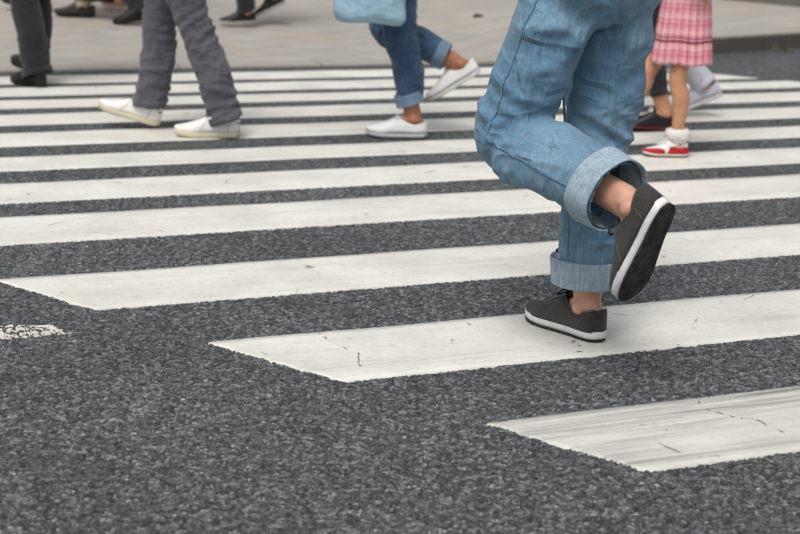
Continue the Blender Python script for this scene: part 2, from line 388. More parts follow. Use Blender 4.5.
for x0, y0 in ((520, 338), (546, 343), (577, 352), (660, 345), (672, 344), (477, 372), (415, 370)): crack([(x0, y0), (x0 + nr.uniform(3, 9), y0 - nr.uniform(-1, 1.5))], 0.004, 0.8)

# worn lane line: paint left only on the stone tops
poly = [gp(-90, 322)[:2], gp(10, 325)[:2], gp(42, 324.5)[:2], gp(77, 333)[:2], gp(20, 338.5)[:2], gp(-90, 341)[:2]]
def inside(x, y):
    r = np.zeros(x.shape, bool)
    for i in range(len(poly)):
        (x1, y1), (x2, y2) = poly[i], poly[i - 1]
        c = ((y1 > y) != (y2 > y)) & (x < (x2 - x1) * (y - y1) / (y2 - y1 + 1e-12) + x1); r ^= c
    return r
wob = 0.012 * np.sin(X * 61 + 3 * np.sin(Y * 40)); sel = inside(X + wob, Y + 0.6 * wob) & (edge > 0.2) & (~deep) & (hash2(np.floor(sid * 1e6), np.floor(shv * 1e6), 9) > 0.08)
qs = quad[sel.ravel()[quad].sum(1) >= 3]; used, inv = np.unique(qs, return_inverse=True)
co = np.stack([X.ravel()[used], Y.ravel()[used], Z.ravel()[used] + 0.0009], -1)
mesh_obj('worn_lane_line', co, [tuple(map(int, q)) for q in inv.reshape(-1, 4)], M['paint_worn'], road)

# ------------------------------------------------------------------ pavement, kerb
def kerb_n(u): return 9.45 + (0.115 * max(0, u - 5.2) ** 1.55 if u > 5.2 else 0.0)
def kerb_h(u): t = min(max((u - 4.9) / 1.5, 0), 1); return 0.018 + 0.112 * t * t * (3 - 2 * t)
us = [-40, -20, -10] + list(np.arange(-6, 14.01, 0.25)) + [18, 24, 40, 80]
vs, fs = [], []
KW = 0.17
for u in us:
    h = kerb_h(u)
    for dn_, z in ((KW, h - 0.002), (1.2, h * 0.9 + 0.012), (3.0, max(h, 0.1)), (8.0, 0.13), (60.0, 0.13), (300.0, 0.13)):
        vs.append(un(u, kerb_n(min(u, 16)) + dn_, z))
nc = 6
for i in range(len(us) - 1):
    for j in range(nc - 1): fs.append((i * nc + j, (i + 1) * nc + j, (i + 1) * nc + j + 1, i * nc + j + 1))
pav = mesh_obj('pavement', vs, fs, M['paving']); tag(pav, kind='structure')
joints = [7.55 + 0.92 * i for i in range(-14, 8)]
for a, b in zip(joints[:-1], joints[1:]):
    ring = []; g = 0.006
    for u in np.linspace(a + g, b - g, 5):
        n0, h, c = kerb_n(u), kerb_h(u), 0.012
        d = kerb_n(u + 0.01) - kerb_n(u - 0.01); L = math.hypot(0.02, d); nx, ny = -d / L, 0.02 / L
        ring.append([un(u + nx * q, n0 + ny * q, z) for q, z in ((0.01, -0.15), (0.0, h - c), (c * 0.35, h - c * 0.3), (c, h), (KW - 0.006, h + 0.001), (KW - 0.006, -0.15))])
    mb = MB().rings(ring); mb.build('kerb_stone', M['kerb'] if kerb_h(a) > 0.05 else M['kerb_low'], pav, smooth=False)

# low dark stone border at the back of the pavement
p0, p1 = gp(740, 1, 0.13), gp(800, 7, 0.13); dv = (p1 - p0); dv /= np.linalg.norm(dv); nvv = np.array([-dv[1], dv[0], 0])
border = link(bpy.data.objects.new('stone_border', None)); border.location = tuple(p0)
tag(border, 'low dark grey stone border at the back of the pavement, top right corner', 'border')
for i in range(-4, 6):
    c = dv * (0.9 * i + 0.45) + nvv * 0.15 + np.array([0, 0, 0.16])
    mb = MB().box(c, (0.445, 0.15, 0.19), np.array([dv, nvv, [0, 0, 1]])); o = mb.build('border_block', M['granite_dark'], border, smooth=False)
    bv = o.modifiers.new('b', 'BEVEL'); bv.width = 0.012; bv.segments = 2

# weed at the foot of the kerb
wp = gp(782, 52.5, 0.0)
weed = link(bpy.data.objects.new('weed_tuft', None)); weed.location = tuple(wp)
tag(weed, 'small green weed tuft at the foot of the dark kerb', 'weed')
for i in range(9):
    a = rnd.uniform(0, 6.28); L = rnd.uniform(0.03, 0.08); sp = rnd.uniform(0.3, 1.2); x0, y0 = rnd.gauss(0, 0.07), rnd.gauss(0, 0.012)
    rings = []
    for t in np.linspace(0, 1, 5):
        r = L * t; wdt = 0.009 * math.sin(math.pi * (0.12 + 0.86 * t)); cx_, cy_, cz = x0 + math.cos(a) * r * sp * 0.7, y0 + math.sin(a) * r * sp * 0.7, L * 0.7 * math.sin(t * 1.7) + 0.002
        rings.append([(cx_ - math.sin(a) * wdt, cy_ + math.cos(a) * wdt, cz), (cx_, cy_, cz + 0.002), (cx_ + math.sin(a) * wdt, cy_ - math.cos(a) * wdt, cz), (cx_, cy_, cz - 0.001)])
    MB().rings(rings).build('leaf', M['leaf'], weed)
lp = gp(478, 18, 0.1)
rings = []
for t in np.linspace(0, 1, 7):
    wdt = 0.024 * math.sin(math.pi * (0.05 + 0.9 * t)); x = -0.045 + 0.09 * t; z = 0.012 + 0.02 * math.sin(t * 3)
    rings.append([(x, -wdt, z + 0.016), (x, 0, z), (x, wdt, z + 0.018), (x, 0, z - 0.002)])
o = MB().rings(rings).build('fallen_leaf', M['dryleaf']); o.location = (lp[0], lp[1], 0.083); o.rotation_euler = (0, 0, 0.5)
tag(o, 'curled dark dry leaf lying on the pavement', 'leaf')

# ------------------------------------------------------------------ shoes
def interp(x, xs, vs): return float(np.interp(x, xs, vs))
def make_shoe(parent, T, L, style, side):
    """T: 4x4 matrix, shoe frame (x heel->toe, y left, z up) -> person frame.  style: dict of materials and heights"""
    ts = style.get('sole', 0.028); med = 1 if side < 0 else -1
    kx = L / 0.28
    def half(t):
        return kx * interp(t, [0, 0.03, 0.08, 0.18, 0.35, 0.5, 0.68, 0.8, 0.9, 0.96, 0.99, 1], [0, 0.02, 0.028, 0.0335, 0.0345, 0.039, 0.0465, 0.0455, 0.038, 0.026, 0.013, 0])
    def cen(t): return med * kx * interp(t, [0, 0.3, 0.65, 0.85, 1], [0, -0.001, 0.003, 0.007, 0.009])
    def spring(t): return 0.010 * kx * max(0, (t - 0.68) / 0.32) ** 2 + 0.003 * max(0, (0.08 - t) / 0.08)
    NP = 30
    tt = [(1 - math.cos(math.pi * i / NP)) / 2 for i in range(NP + 1)]
    per = [(t, 1) for t in tt] + [(t, -1) for t in reversed(tt[1:-1])]
    def TX(p): return tuple(T @ Vector(p))
    def outline(sc_, z, lift=1.0): return [(L * (0.5 + (t - 0.5) * sc_[0]), cen(t) + s * half(t) * sc_[1], z + spring(t) * lift) for t, s in per]
    # upper
    cl = style.get('collar', 0.46); lowtop = style.get('lowtop', 1.0)
    def rim(t, s):
        if t < cl:
            x = max(t, 0.012); hw = kx * interp(t, [0, 0.03, 0.09, 0.2, 0.34, cl], [0, 0.013, 0.028, 0.0325, 0.031, 0.016])
            z = interp(t, [0, 0.06, 0.22, 0.36, cl], [0.082, 0.08, 0.064, 0.074, 0.094]) * kx * lowtop
            return (L * x, cen(t) * 0.5 + s * hw, z)
        x = min(t, 0.93); z = interp(x, [cl, 0.55, 0.68, 0.8, 0.9, 0.95], [0.094, 0.081, 0.065, 0.055, 0.049, 0.045]) * kx * (lowtop if t < 0.5 else 1)
        hw = kx * interp(t, [cl, 0.52, 0.66, 0.72], [0.015, 0.011, 0.009, 0.0])
        return (L * x, cen(t) + s * hw, z)
    def surf(t, s, q, off=0.0):
        r = rim(t, s); b = (L * (0.5 + (t - 0.5) * 0.985), cen(t) + s * half(t) * 0.97, ts * 0.85 + spring(t))
        e = 0.62 if t > cl else 0.8
        a = q * math.pi / 2; up = math.sin(a) ** 0.9; inn = (1 - math.cos(a)) ** (1 / e * 0.9)
        if t < 0.03: inn = q
        p = [b[0] + (r[0] - b[0]) * inn, b[1] + (r[1] - b[1]) * inn, b[2] + (r[2] - b[2]) * up]
        if off:
            c = np.array([L * min(max(t, 0.1), 0.88), cen(t), ts]); d = np.array(p) - c; d /= np.linalg.norm(d) + 1e-9
            p = list(np.array(p) + d * off)
        return p
    NQ = 9
    mb = MB(); mb.rings([[TX(surf(t, s, q / NQ)) for t, s in per] for q in range(NQ + 1)], cap=False)
    up = mb.build('shoe', style['upper'], parent)
    so_ = up.modifiers.new('t', 'SOLIDIFY'); so_.thickness = 0.0035 * kx; so_.offset = -1
    # sole
    bz = 0.008 if style.get('outsole') else 0.0
    mb = MB(); mb.rings([[TX(p) for p in outline((0.97, 0.9), bz)], [TX(p) for p in outline((1.0, 0.99), 0.0035 + bz * 0.5)], [TX(p) for p in outline((1.012, 1.04), ts * 0.5)],
                         [TX(p) for p in outline((1.012, 1.045), ts * 0.93)], [TX(p) for p in outline((1.006, 1.02), ts)], [TX(p) for p in outline((0.98, 0.9), ts * 0.97)]])
    mb.build('sole', style['solem'], up)
    if style.get('outsole'):
        mb = MB(); mb.rings([[TX(p) for p in outline((0.975, 0.93), 0.0)], [TX(p) for p in outline((1.004, 1.02), 0.001)], [TX(p) for p in outline((1.004, 1.026), 0.0032)], [TX(p) for p in outline((0.99, 0.96), 0.006)]]); mb.build('outsole', style['outsole'], up)
    if style.get('line'):
        z = ts * 0.72
        mb = MB(); mb.rings([[TX(p) for p in outline((1.010, 1.03), z - 0.002)], [TX(p) for p in outline((1.0165, 1.052), z - 0.0018)], [TX(p) for p in outline((1.0165, 1.054), z + 0.0018)], [TX(p) for p in outline((1.010, 1.03), z + 0.002)]], cap=False); mb.build('sole_stripe', style['line'], up)
    def overlay(name, t0, t1, q0, q1, mat, off=0.0022, curve=None):
        sel_ = [(t, s) for t, s in per if t0 <= t <= t1]
        if t0 <= 0: ring = [(t, -1) for t in sorted([t for t, s in sel_ if s < 0], reverse=True)] + [(t, 1) for t in sorted([t for t, s in sel_ if s > 0])]
        elif t1 >= 1: ring = [(t, 1) for t in sorted([t for t, s in sel_ if s > 0])] + [(t, -1) for t in sorted([t for t, s in sel_ if s < 0], reverse=True)]
        else: return
        if len(ring) < 3: return
        mb = MB(); K = 7; rows = []
        for i in range(K + 1):
            g = i / K; row = []
            for t, s in ring:
                d = min(1, (t1 - t) / (t1 - max(t0, 0))) if t0 <= 0 else min(1, (t - t0) / (1 - t0))
                hi = q1 * (d ** 0.45 if curve is None else curve(d)); row.append(TX(surf(t, s, q0 + (max(hi, q0 + 0.01) - q0) * g, off)))
            rows.append(row)
        b = len(mb.v); n = len(rows[0])
        for r in rows: mb.v.extend(r)
        for i in range(K):
            for j in range(n - 1): mb.f.append((b + i * n + j, b + i * n + j + 1, b + (i + 1) * n + j + 1, b + (i + 1) * n + j))
        ob = mb.build(name, mat, up); md = ob.modifiers.new('t', 'SOLIDIFY'); md.thickness = 0.0025; md.offset = 0
    if style.get('toe'): overlay('toe_cap', style.get('toe_t', 0.78), 1.0, 0.0, style.get('toe_h', 0.95), style['toe'])
    if style.get('heel'): overlay('heel_counter', 0.0, style.get('heel_len', 0.28), 0.0, style.get('heel_h', 0.7), style['heel'])
    if style.get('tab'): overlay('heel_tab', 0.0, 0.06, style.get('tab_lo', 0.45), 1.0, style['tab'], 0.004)
    if style.get('stitch'):
        for s in (1, -1):
            for path in ([(0.45 + 0.17 * g ** 1.3, 1 - 0.96 * g) for g in np.linspace(0, 1, 12)], [(0.14 + 0.05 * g, 0.97 - 0.93 * g) for g in np.linspace(0, 1, 12)]):
                MB().loft([TX(surf(t, s, q, 0.0042)) for t, q in path], [0.0011] * len(path), 6, (1, 0, 0), 1).build('stitching', style['stitch'], up)
            MB().loft([TX(surf(t, s, 0.93 - 0.03 * math.sin(t * 7), 0.0042)) for t in np.linspace(0.05, 0.43, 14)], [0.0011] * 14, 6, (1, 0, 0), 1).build('stitching', style['stitch'], up)
    # tongue and laces
    if style.get('lace'):
        mb = MB(); rings = []
        for g in np.linspace(0, 1, 8):
            t = 0.70 - 0.29 * g; z = interp(t, [0.40, 0.46, 0.55, 0.68, 0.72], [0.108, 0.096, 0.082, 0.066, 0.06]) * kx * lowtop; hw = kx * (0.009 + 0.012 * g)
            rings.append([TX((L * t, cen(t) - hw, z - 0.004)), TX((L * t, cen(t), z + 0.002)), TX((L * t, cen(t) + hw, z - 0.004)), TX((L * t, cen(t), z - 0.004))])
        mb.rings(rings); mb.build('tongue', style.get('tongue', style['upper']), up)
        for i in range(5):
            t = 0.48 + 0.045 * i; z = interp(t, [0.46, 0.55, 0.68], [0.099, 0.086, 0.069]) * kx * (lowtop if t < 0.5 else 1); hw = kx * (0.021 - 0.0012 * i)
            pts = [(L * (t + 0.012), cen(t) - hw, z - 0.011 * kx), (L * (t + 0.004), cen(t) - hw * 0.5, z - 0.001), (L * t, cen(t), z + 0.0015), (L * (t - 0.004), cen(t) + hw * 0.5, z - 0.001), (L * (t - 0.012), cen(t) + hw, z - 0.011 * kx)]
            MB().loft([TX(p) for p in pts], [0.0026 * kx] * 5, 8, (0.3, 0.2, 0.9), 4).build('lace', style['lace'], up)
        t = 0.47; z = 0.1 * kx * lowtop
        for sg in (-1, 1):                                 # bow
            pts = [(L * t, cen(t), z), (L * t + 0.004, cen(t) + sg * 0.02 * kx, z + 0.008), (L * t + 0.012, cen(t) + sg * 0.034 * kx, z - 0.006), (L * t + 0.016, cen(t) + sg * 0.018 * kx, z - 0.006), (L * t + 0.004, cen(t), z)]
            MB().loft([TX(p) for p in pts], [0.0024 * kx] * 5, 8, (0.3, 0.2, 0.9), 5).build('lace', style['lace'], up)
    return up

# ------------------------------------------------------------------ people
def ik(h, a, l1, l2, fwd):
    h, a = np.array(h, float), np.array(a, float); d = a - h; D = np.linalg.norm(d)
    s = max(1.0, D / (l1 + l2) * 1.002); l1 *= s; l2 *= s; e = d / D
    x = (l1 * l1 - l2 * l2 + D * D) / (2 * D); y = math.sqrt(max(0, l1 * l1 - x * x))
    f = np.array(fwd, float); f = f - e * (f @ e); f /= np.linalg.norm(f)
    return h + e * x + f * y

def fold_disp(co, legs, amp, seed, knee=1.0, hem=1.0, thigh=1.0, cuff=0.0):
    r = np.random.RandomState(seed); best = np.full(len(co), 9.0); S = np.zeros(len(co)); TH = np.zeros(len(co)); SK = np.zeros(len(co)); SE = np.zeros(len(co)); LG = np.zeros(len(co))
    for li, (h, k_, e) in enumerate(legs):
        off = 0
        for a, b in ((h, k_), (k_, e)):
            a, b = np.array(a), np.array(b); ab = b - a; L = np.linalg.norm(ab); ax = ab / L
            t = np.clip((co - a) @ ax, 0, L); rv_ = co - a - t[:, None] * ax; d = np.linalg.norm(rv_, axis=1)
            fx = np.array([1.0, 0, 0]); fx -= ax * (fx @ ax); fx /= np.linalg.norm(fx); fy = np.cross(ax, fx)
            th = np.arctan2(rv_ @ fy, rv_ @ fx); c = d < best
            best = np.where(c, d, best); S = np.where(c, off + t, S); TH = np.where(c, th, TH); LG = np.where(c, li, LG)
            SK = np.where(c, np.linalg.norm(np.array(k_) - np.array(h)), SK); off += L
        tot = off; SE = np.where(LG == li, tot, SE)
    ph = r.rand(12) * 6.28 + LG[:, None] * 2.1
    def ln(f, p): return np.sin(co[:, 0] * f + ph[:, p]) * np.sin(co[:, 2] * f * 0.9 + ph[:, p + 1]) + 0.5 * np.sin(co[:, 1] * f * 1.7 + co[:, 2] * f * 1.3 + ph[:, p + 2])
    n1, n2 = ln(14, 0), ln(27, 3)
    rid = lambda x: 1 - 2 * np.abs(np.sin(x)) ** 0.8
    kn = np.exp(-((S - SK) / 0.11) ** 2) * rid(math.pi * (S / 0.05 + 0.7 * np.sin(TH + ph[:, 6])) + 0.8 * n1) * (0.65 - 0.35 * np.cos(TH))
    he = np.exp(-(np.maximum(SE - S, 0) / 0.13) ** 2) * rid(math.pi * (S / 0.058 + 0.55 * np.sin(TH + ph[:, 7])) + 0.9 * n2) * 0.8
    tg = rid(math.pi * (S / 0.17 + 2 * TH / (2 * math.pi)) + 1.3 * n1) * np.clip(0.45 + 0.55 * n2, 0, 1) * np.exp(-(S / 0.4) ** 2)
    sh = rid(math.pi * (S / 0.15 - 2 * TH / (2 * math.pi)) + 1.2 * n2) * np.clip(0.4 + 0.6 * n1, 0, 1) * 0.55
    out = amp * (knee * kn * 0.8 + hem * he + thigh * tg * 0.9 + sh) + amp * 0.25 * n2
    return out * np.clip((SE - S - cuff - 0.012) / 0.11, 0.0, 1.0) if cuff else out

def person(label, anchor, heading, lead, legs, k, mats, hip=None, hem=0.13, trad=((0.10, 0.1), (0.08, 0.08), (0.075, 0.075)), fold=0.005, cuff=None,
           shoe=None, shoeL=0.28, lens=None, vox=0.011, group=None, z0=0.0, foldw=(1, 1, 1), bare=False, seed=1, toe_out=5, sock=None, wide=1.0, arms=None):
    """legs: {+1: (fwd, side, up, pitch), -1: ...} ankle in the person frame (metres), pitch>0 = toe down.  +1 = left."""
    hip = hip or 0.525 * k; th, shk = 0.247 * k, 0.243 * k; hw = (0.04 if bare else 0.052) * k
    psi = heading; f = np.array([math.cos(psi), math.sin(psi)]); l = np.array([-f[1], f[0]])
    la = legs[lead]; org = np.array(anchor[:2]) - f * la[0] - l * la[1]
    B = MB(); ank = {}; kne = {}; hipp = {}
    for s in (1, -1):
        a = legs[s]; ap = np.array([a[0], a[1], a[2]]); hp = np.array([0.0, s * hw, hip]); l1, l2 = lens[s] if lens else (th, shk); kp = ik(hp, ap, l1, l2, (1, s * 0.06, 0.1))
        ank[s], kne[s], hipp[s] = ap, kp, hp
        c = 1.0 if not bare else 1.0
        mid = kp + (ap - kp) * 0.3; back = np.array([-0.012, 0, 0]) * k
        # ankle bones, calf, knee, thigh
        B.loft([hp + [0, 0, 0.02], hp + (kp - hp) * 0.5, kp, mid + back, kp + (ap - kp) * 0.72, ap + (kp - ap) * 0.06],
               [(0.040 * k, 0.040 * k) if not bare else (0.034 * k, 0.032 * k), (0.039 * k, 0.038 * k) if not bare else (0.034 * k, 0.032 * k), (0.033 * k, 0.032 * k), (0.033 * k, 0.031 * k), (0.024 * k, 0.0225 * k), (0.0245 * k, 0.0205 * k)], 18, (1, 0, 0), 6)
        for q in (-1, 1): B.ball(ap + [0, q * 0.0205 * k, 0.0], (0.011 * k, 0.009 * k, 0.012 * k), 10, 6)
        p = math.radians(a[3]); fx = np.array([math.cos(p), s * 0.06, -math.sin(p)]); fz = np.array([math.sin(p), 0, math.cos(p)]); L = shoeL
        hgt = 0.062 * L / 0.28
        B.loft([ap + fx * (-0.13 * L) - fz * hgt * 0.55, ap + fx * 0.02 * L - fz * hgt * 0.1, ap + fx * 0.3 * L - fz * hgt * 0.45, ap + fx * 0.55 * L - fz * hgt * 0.75, ap + fx * 0.68 * L - fz * hgt * 0.85],
               [(0.017 * L / 0.28, 0.019 * L / 0.28), (0.034 * L / 0.28, 0.026 * L / 0.28), (0.022 * L / 0.28, 0.030 * L / 0.28), (0.012 * L / 0.28, 0.033 * L / 0.28), (0.008 * L / 0.28, 0.024 * L / 0.28)], 16, (0, 0, 1), 5)
        # achilles / heel
        B.loft([ap + (kp - ap) * 0.1 + np.array([-0.006, 0, 0]) * k, ap - fx * 0.07 * L - fz * hgt * 0.4], [0.015 * k, 0.017 * k], 12, (1, 0, 0), 5)
    lean = 0.02 * k
    B.loft([(0, 0, hip - 0.05 * k), (0, 0, hip + 0.03 * k), (lean * 0.5, 0, hip + 0.12 * k), (lean, 0, hip + 0.22 * k), (lean * 1.3, 0, hip + 0.29 * k), (lean * 1.4, 0, hip + 0.315 * k)],
           [(0.03 * k, 0.035 * k), (0.055 * k, 0.08 * k), (0.058 * k, 0.08 * k), (0.067 * k, 0.098 * k), (0.05 * k, 0.09 * k), (0.033 * k, 0.035 * k)], 22, (1, 0, 0), 6)
    nk = np.array([lean * 1.6, 0, hip + 0.31 * k]); hd = np.array([lean * 1.6 + 0.014 * k, 0, hip + 0.41 * k])
    B.loft([nk, nk + [0.008 * k, 0, 0.05 * k]], [0.031 * k, 0.029 * k], 14, (1, 0, 0), 5)
    B.ball(hd + [0, 0, 0.008 * k], (0.057 * k, 0.046 * k, 0.062 * k)); B.loft([hd + [0.012 * k, 0, -0.01 * k], hd + [0.026 * k, 0, -0.058 * k]], [(0.042 * k, 0.038 * k), (0.022 * k, 0.021 * k)], 14, (1, 0, 0), 5)
    B.loft([hd + [0.05 * k, 0, 0.012 * k], hd + [0.066 * k, 0, -0.014 * k]], [0.006 * k, 0.0095 * k], 10, (1, 0, 0), 4)
    for s in (-1, 1): B.ball(hd + [0, s * 0.047 * k, -0.004 * k], (0.013 * k, 0.006 * k, 0.019 * k), 10, 6)
    B.ball(hd + [0.052 * k, 0, -0.036 * k], (0.006 * k, 0.014 * k, 0.005 * k), 10, 6)
    arm = {}
    for s in (1, -1):
        sp = np.array([lean * 1.3, s * 0.098 * k, hip + 0.285 * k]); sw = -0.35 if legs[s][0] > legs[-s][0] else 0.45
        if isinstance(arms, dict) and s in arms: el, wr = [np.array(q, float) for q in arms[s]]
        elif arms == 'up':
            el = sp + np.array([-0.02 * k, s * 0.03 * k, -0.165 * k]); wr = el + np.array([0.13 * k, -s * 0.03 * k, 0.07 * k])
        else:
            el = sp + np.array([math.sin(sw * 0.7) * 0.175 * k, s * 0.025 * k, -0.175 * k * math.cos(sw * 0.7)]); wr = el + np.array([math.sin(sw + 0.25) * 0.15 * k, 0, -0.15 * k * math.cos(sw + 0.25)])
        arm[s] = (sp, el, wr); e = (wr - el) / np.linalg.norm(wr - el)
        B.loft([sp, (sp + el) / 2, el, el + (wr - el) * 0.35, wr], [0.03 * k, 0.027 * k, 0.022 * k, 0.024 * k, 0.0155 * k], 14, (1, 0, 0), 5)
        B.loft([wr, wr + e * 0.03 * k, wr + e * 0.055 * k], [(0.018 * k, 0.012 * k), (0.025 * k, 0.012 * k), (0.024 * k, 0.011 * k)], 12, (1, 0, 0), 4)
        for q, (o_, ln_) in enumerate(((-0.018, 0.036), (-0.006, 0.045), (0.006, 0.048), (0.018, 0.042))):
            b0 = wr + e * 0.052 * k + np.array([o_ * k, 0, 0]); b1 = b0 + e * ln_ * 0.55 * k; b2 = b1 + e * ln_ * 0.35 * k + np.array([0, -s * ln_ * 0.3 * k, 0])
            B.loft([b0, b1, b2], [0.0058 * k, 0.0054 * k, 0.0045 * k], 10, (1, 0, 0), 4)
        b0 = wr + e * 0.018 * k + np.array([0.014 * k, 0, 0]); B.loft([b0, b0 + e * 0.02 * k + np.array([0.02 * k, -s * 0.004 * k, 0]), b0 + e * 0.045 * k + np.array([0.024 * k, -s * 0.012 * k, 0])], [0.0075 * k, 0.0065 * k, 0.005 * k], 10, (0, 1, 0), 4)
    body = from_mesh('person', remesh(B, vox, 4), mats['skin'])
    body.location = (org[0], org[1], z0); body.rotation_euler = (0, 0, psi)
    tag(body, label, 'person', group)
    # eyes, hair, shirt
    for s in (-1, 1): MB().ball(hd + [0.053 * k, s * 0.018 * k, 0.006 * k], (0.005 * k, 0.0085 * k, 0.0048 * k), 10, 6).build('eye', mats['eye'], body)
    H = MB(); H.ball(hd + [-0.008 * k, 0, 0.018 * k], (0.06 * k, 0.054 * k, 0.062 * k)); H.loft([hd + [-0.03 * k, 0, 0.02 * k], hd + [-0.045 * k, 0, -0.05 * k]], [(0.03 * k, 0.05 * k), (0.02 * k, 0.042 * k)], 14, (1, 0, 0), 5)
    from_mesh('hair', remesh(H, 0.01, 4), mats['hair'], body)
    S_ = MB(); S_.loft([(0, 0, hip + (0.09 if bare else 0.04) * k), (0, 0, hip + 0.1 * k), (lean * 0.5, 0, hip + 0.15 * k), (lean, 0, hip + 0.22 * k), (lean * 1.3, 0, hip + 0.29 * k), (lean * 1.4, 0, hip + 0.322 * k)],
            [(0.08 * k, 0.112 * k), (0.079 * k, 0.11 * k), (0.072 * k, 0.096 * k), (0.078 * k, 0.108 * k), (0.058 * k, 0.1 * k), (0.038 * k, 0.042 * k)], 26, (1, 0, 0), 6)
    for s in (1, -1): sp, el, wr = arm[s]; S_.loft([sp, (sp + el) / 2, el, el + (wr - el) * mats.get('sleeve', 0.2)], [0.038 * k, 0.037 * k, 0.032 * k, 0.032 * k], 16, (1, 0, 0), 5)
    sm = remesh(S_, 0.012, 4); co = get_co(sm); no = get_no(sm); co += no * (0.004 * np.sin(co[:, 2] * 60 + 3 * np.sin(co[:, 1] * 25 + seed)))[:, None]; sm.vertices.foreach_set('co', co.astype(np.float32).ravel()); sm.update()
    from_mesh('shirt', sm, mats['shirt'], body)
    # trousers
    if not bare:
        Tm = MB(); lg = []
        for s in (1, -1):
            hp, kp, ap = hipp[s], kne[s], ank[s]; d = (ap - kp) / np.linalg.norm(ap - kp); e = ap - d * (hem - legs[s][2] if False else hem)
            lg.append((hp, kp, e)); r0, r1, r2 = trad
            Tm.loft([hp + [0, -s * 0.01, 0.06 * k], hp + [0, s * 0.004 * k, -0.01 * k], hp + (kp - hp) * 0.5 + [0, s * 0.006, 0], kp + [-0.01 * k, 0, 0], kp + (e - kp) * 0.5 - np.array([0.012 * k, 0, 0]), e],
                    [(r0[0] * 0.9, r0[1] * 0.85), r0, ((r0[0] + r1[0]) / 2 * 1.02, (r0[1] + r1[1]) / 2 * 1.02), r1, ((r1[0] + r2[0]) / 2 * 1.02, (r1[1] + r2[1]) / 2), (r2[0] * (0.95 if cuff else 1), r2[1] * (0.95 if cuff else 1))], 28, (1, 0, 0), 8)
        Tm.loft([(0, 0, hip - 0.055 * k), (0, 0, hip), (-0.003, 0, hip + 0.07 * k), (0, 0, hip + 0.125 * k)], [(0.05 * k, 0.06 * k), (0.072 * k * wide, 0.1 * k * wide), (0.07 * k * wide, 0.1 * k * wide), (0.06 * k, 0.086 * k)], 26, (1, 0, 0), 7)
        tm = remesh(Tm, mats.get('tvox', 0.009), 5); co = get_co(tm); no = get_no(tm); dsp = fold_disp(co, lg, fold, seed, *foldw, cuff or 0.0); ed = np.empty(len(tm.edges) * 2, np.int32); tm.edges.foreach_get('vertices', ed); ed = ed.reshape(-1, 2); dg_ = np.bincount(ed.ravel(), minlength=len(co))
        for _ in range(int(2.2 * (0.009 / mats.get('tvox', 0.009)) ** 2)): dsp = 0.4 * dsp + 0.6 * (np.bincount(ed[:, 0], dsp[ed[:, 1]], len(co)) + np.bincount(ed[:, 1], dsp[ed[:, 0]], len(co))) / np.maximum(dg_, 1)
        co = co + no * dsp[:, None]
        tm.vertices.foreach_set('co', co.astype(np.float32).ravel()); tm.update()
        bmx = bmesh.new(); bmx.from_mesh(tm); bmx.normal_update(); dead = []
        for hp, kp, e in lg:
            d = (e - kp) / np.linalg.norm(e - kp); dV, eV = Vector(d), Vector(e)
            dead += [f_ for f_ in bmx.faces if abs((f_.calc_center_median() - eV).dot(dV)) < 0.02 and (f_.calc_center_median() - eV).length < 0.13 and f_.normal.dot(dV) > 0.6]
        bmesh.ops.delete(bmx, geom=list(set(dead)), context='FACES'); bmx.to_mesh(tm); bmx.free(); tm.update()
        co = get_co(tm)
        tr = from_mesh('trousers', tm, mats['trouser'], body)
        if mats.get('seam'):
            bvh = BVHTree.FromPolygons([Vector(c) for c in co], [tuple(p.vertices) for p in tm.polygons])
            for s, (hp, kp, e) in zip((1, -1), lg):
                for sd_ in (s, -s):
                    pts = []
                    for g in np.linspace(0.03 if sd_ == s else 0.35, 0.9, 40):
                        Lh, Ls = np.linalg.norm(kp - hp), np.linalg.norm(e - kp); q = g * (Lh + Ls)
                        a0, a1, tq = (hp, kp, q / Lh) if q < Lh else (kp, e, (q - Lh) / Ls)
                        c0 = a0 + (a1 - a0) * min(tq, 0.999); dr = np.array([-0.12, sd_, 0.0]); dr /= np.linalg.norm(dr)
                        hit = bvh.ray_cast(Vector(c0 + dr * 0.3), Vector(-dr))
                        if hit[0] is not None and (hit[0] - Vector(c0)).length < 0.16: pts.append(np.array(hit[0]) + dr * 0.0008)
                    if len(pts) > 5: MB().loft(pts, [(0.005, 0.002)] * len(pts), 8, (1, 0, 0), 2).build('seam', mats['seam'], tr)
        for s, (hp, kp, e) in zip((1, -1), lg):
            d = (e - kp) / np.linalg.norm(e - kp); r2 = trad[2]; fx = np.array([1.0, 0, 0]); fx -= d * (fx @ d); fx /= np.linalg.norm(fx); fy = np.cross(d, fx)
            n = 44; ph = seed * 1.7 + s
            def rg(z, add, wv=1.0): return [e + d * (z + 0.006 * math.sin(2 * math.pi * j / n + ph)) + (fx * r2[0] * math.cos(2 * math.pi * j / n) + fy * r2[1] * math.sin(2 * math.pi * j / n)) * (1 + wv * (0.022 * math.sin(3 * 2 * math.pi * j / n + ph) + 0.012 * math.sin(7 * 2 * math.pi * j / n + ph * 2))) * (1 + add) for j in range(n)]
            if cuff:
                ch = cuff
                mb = MB(); mb.rings([rg(-ch + 0.01, -0.02), rg(-ch - 0.002, 0.085), rg(-ch + 0.004, 0.105), rg(-ch + 0.010, 0.096), rg(-ch * 0.5, 0.075), rg(-0.016, 0.062), rg(-0.014, 0.055), rg(-0.012, 0.061), rg(-0.004, 0.06), rg(0.002, 0.05), rg(0.003, 0.025), rg(0.001, 0.005), rg(-0.01, -0.03), rg(-ch * 0.5, -0.04), rg(-ch * 1.2, -0.05)], cap=False)
                mb.build('cuff', mats['cuff'], tr)
            else:
                mb = MB(); mb.rings([rg(-0.03, -0.02), rg(-0.028, 0.035), rg(-0.01, 0.04), rg(0.002, 0.035), rg(0.004, 0.01), rg(-0.006, -0.05), rg(-0.03, -0.07)], cap=False); mb.build('hem', mats['trouser'], tr)
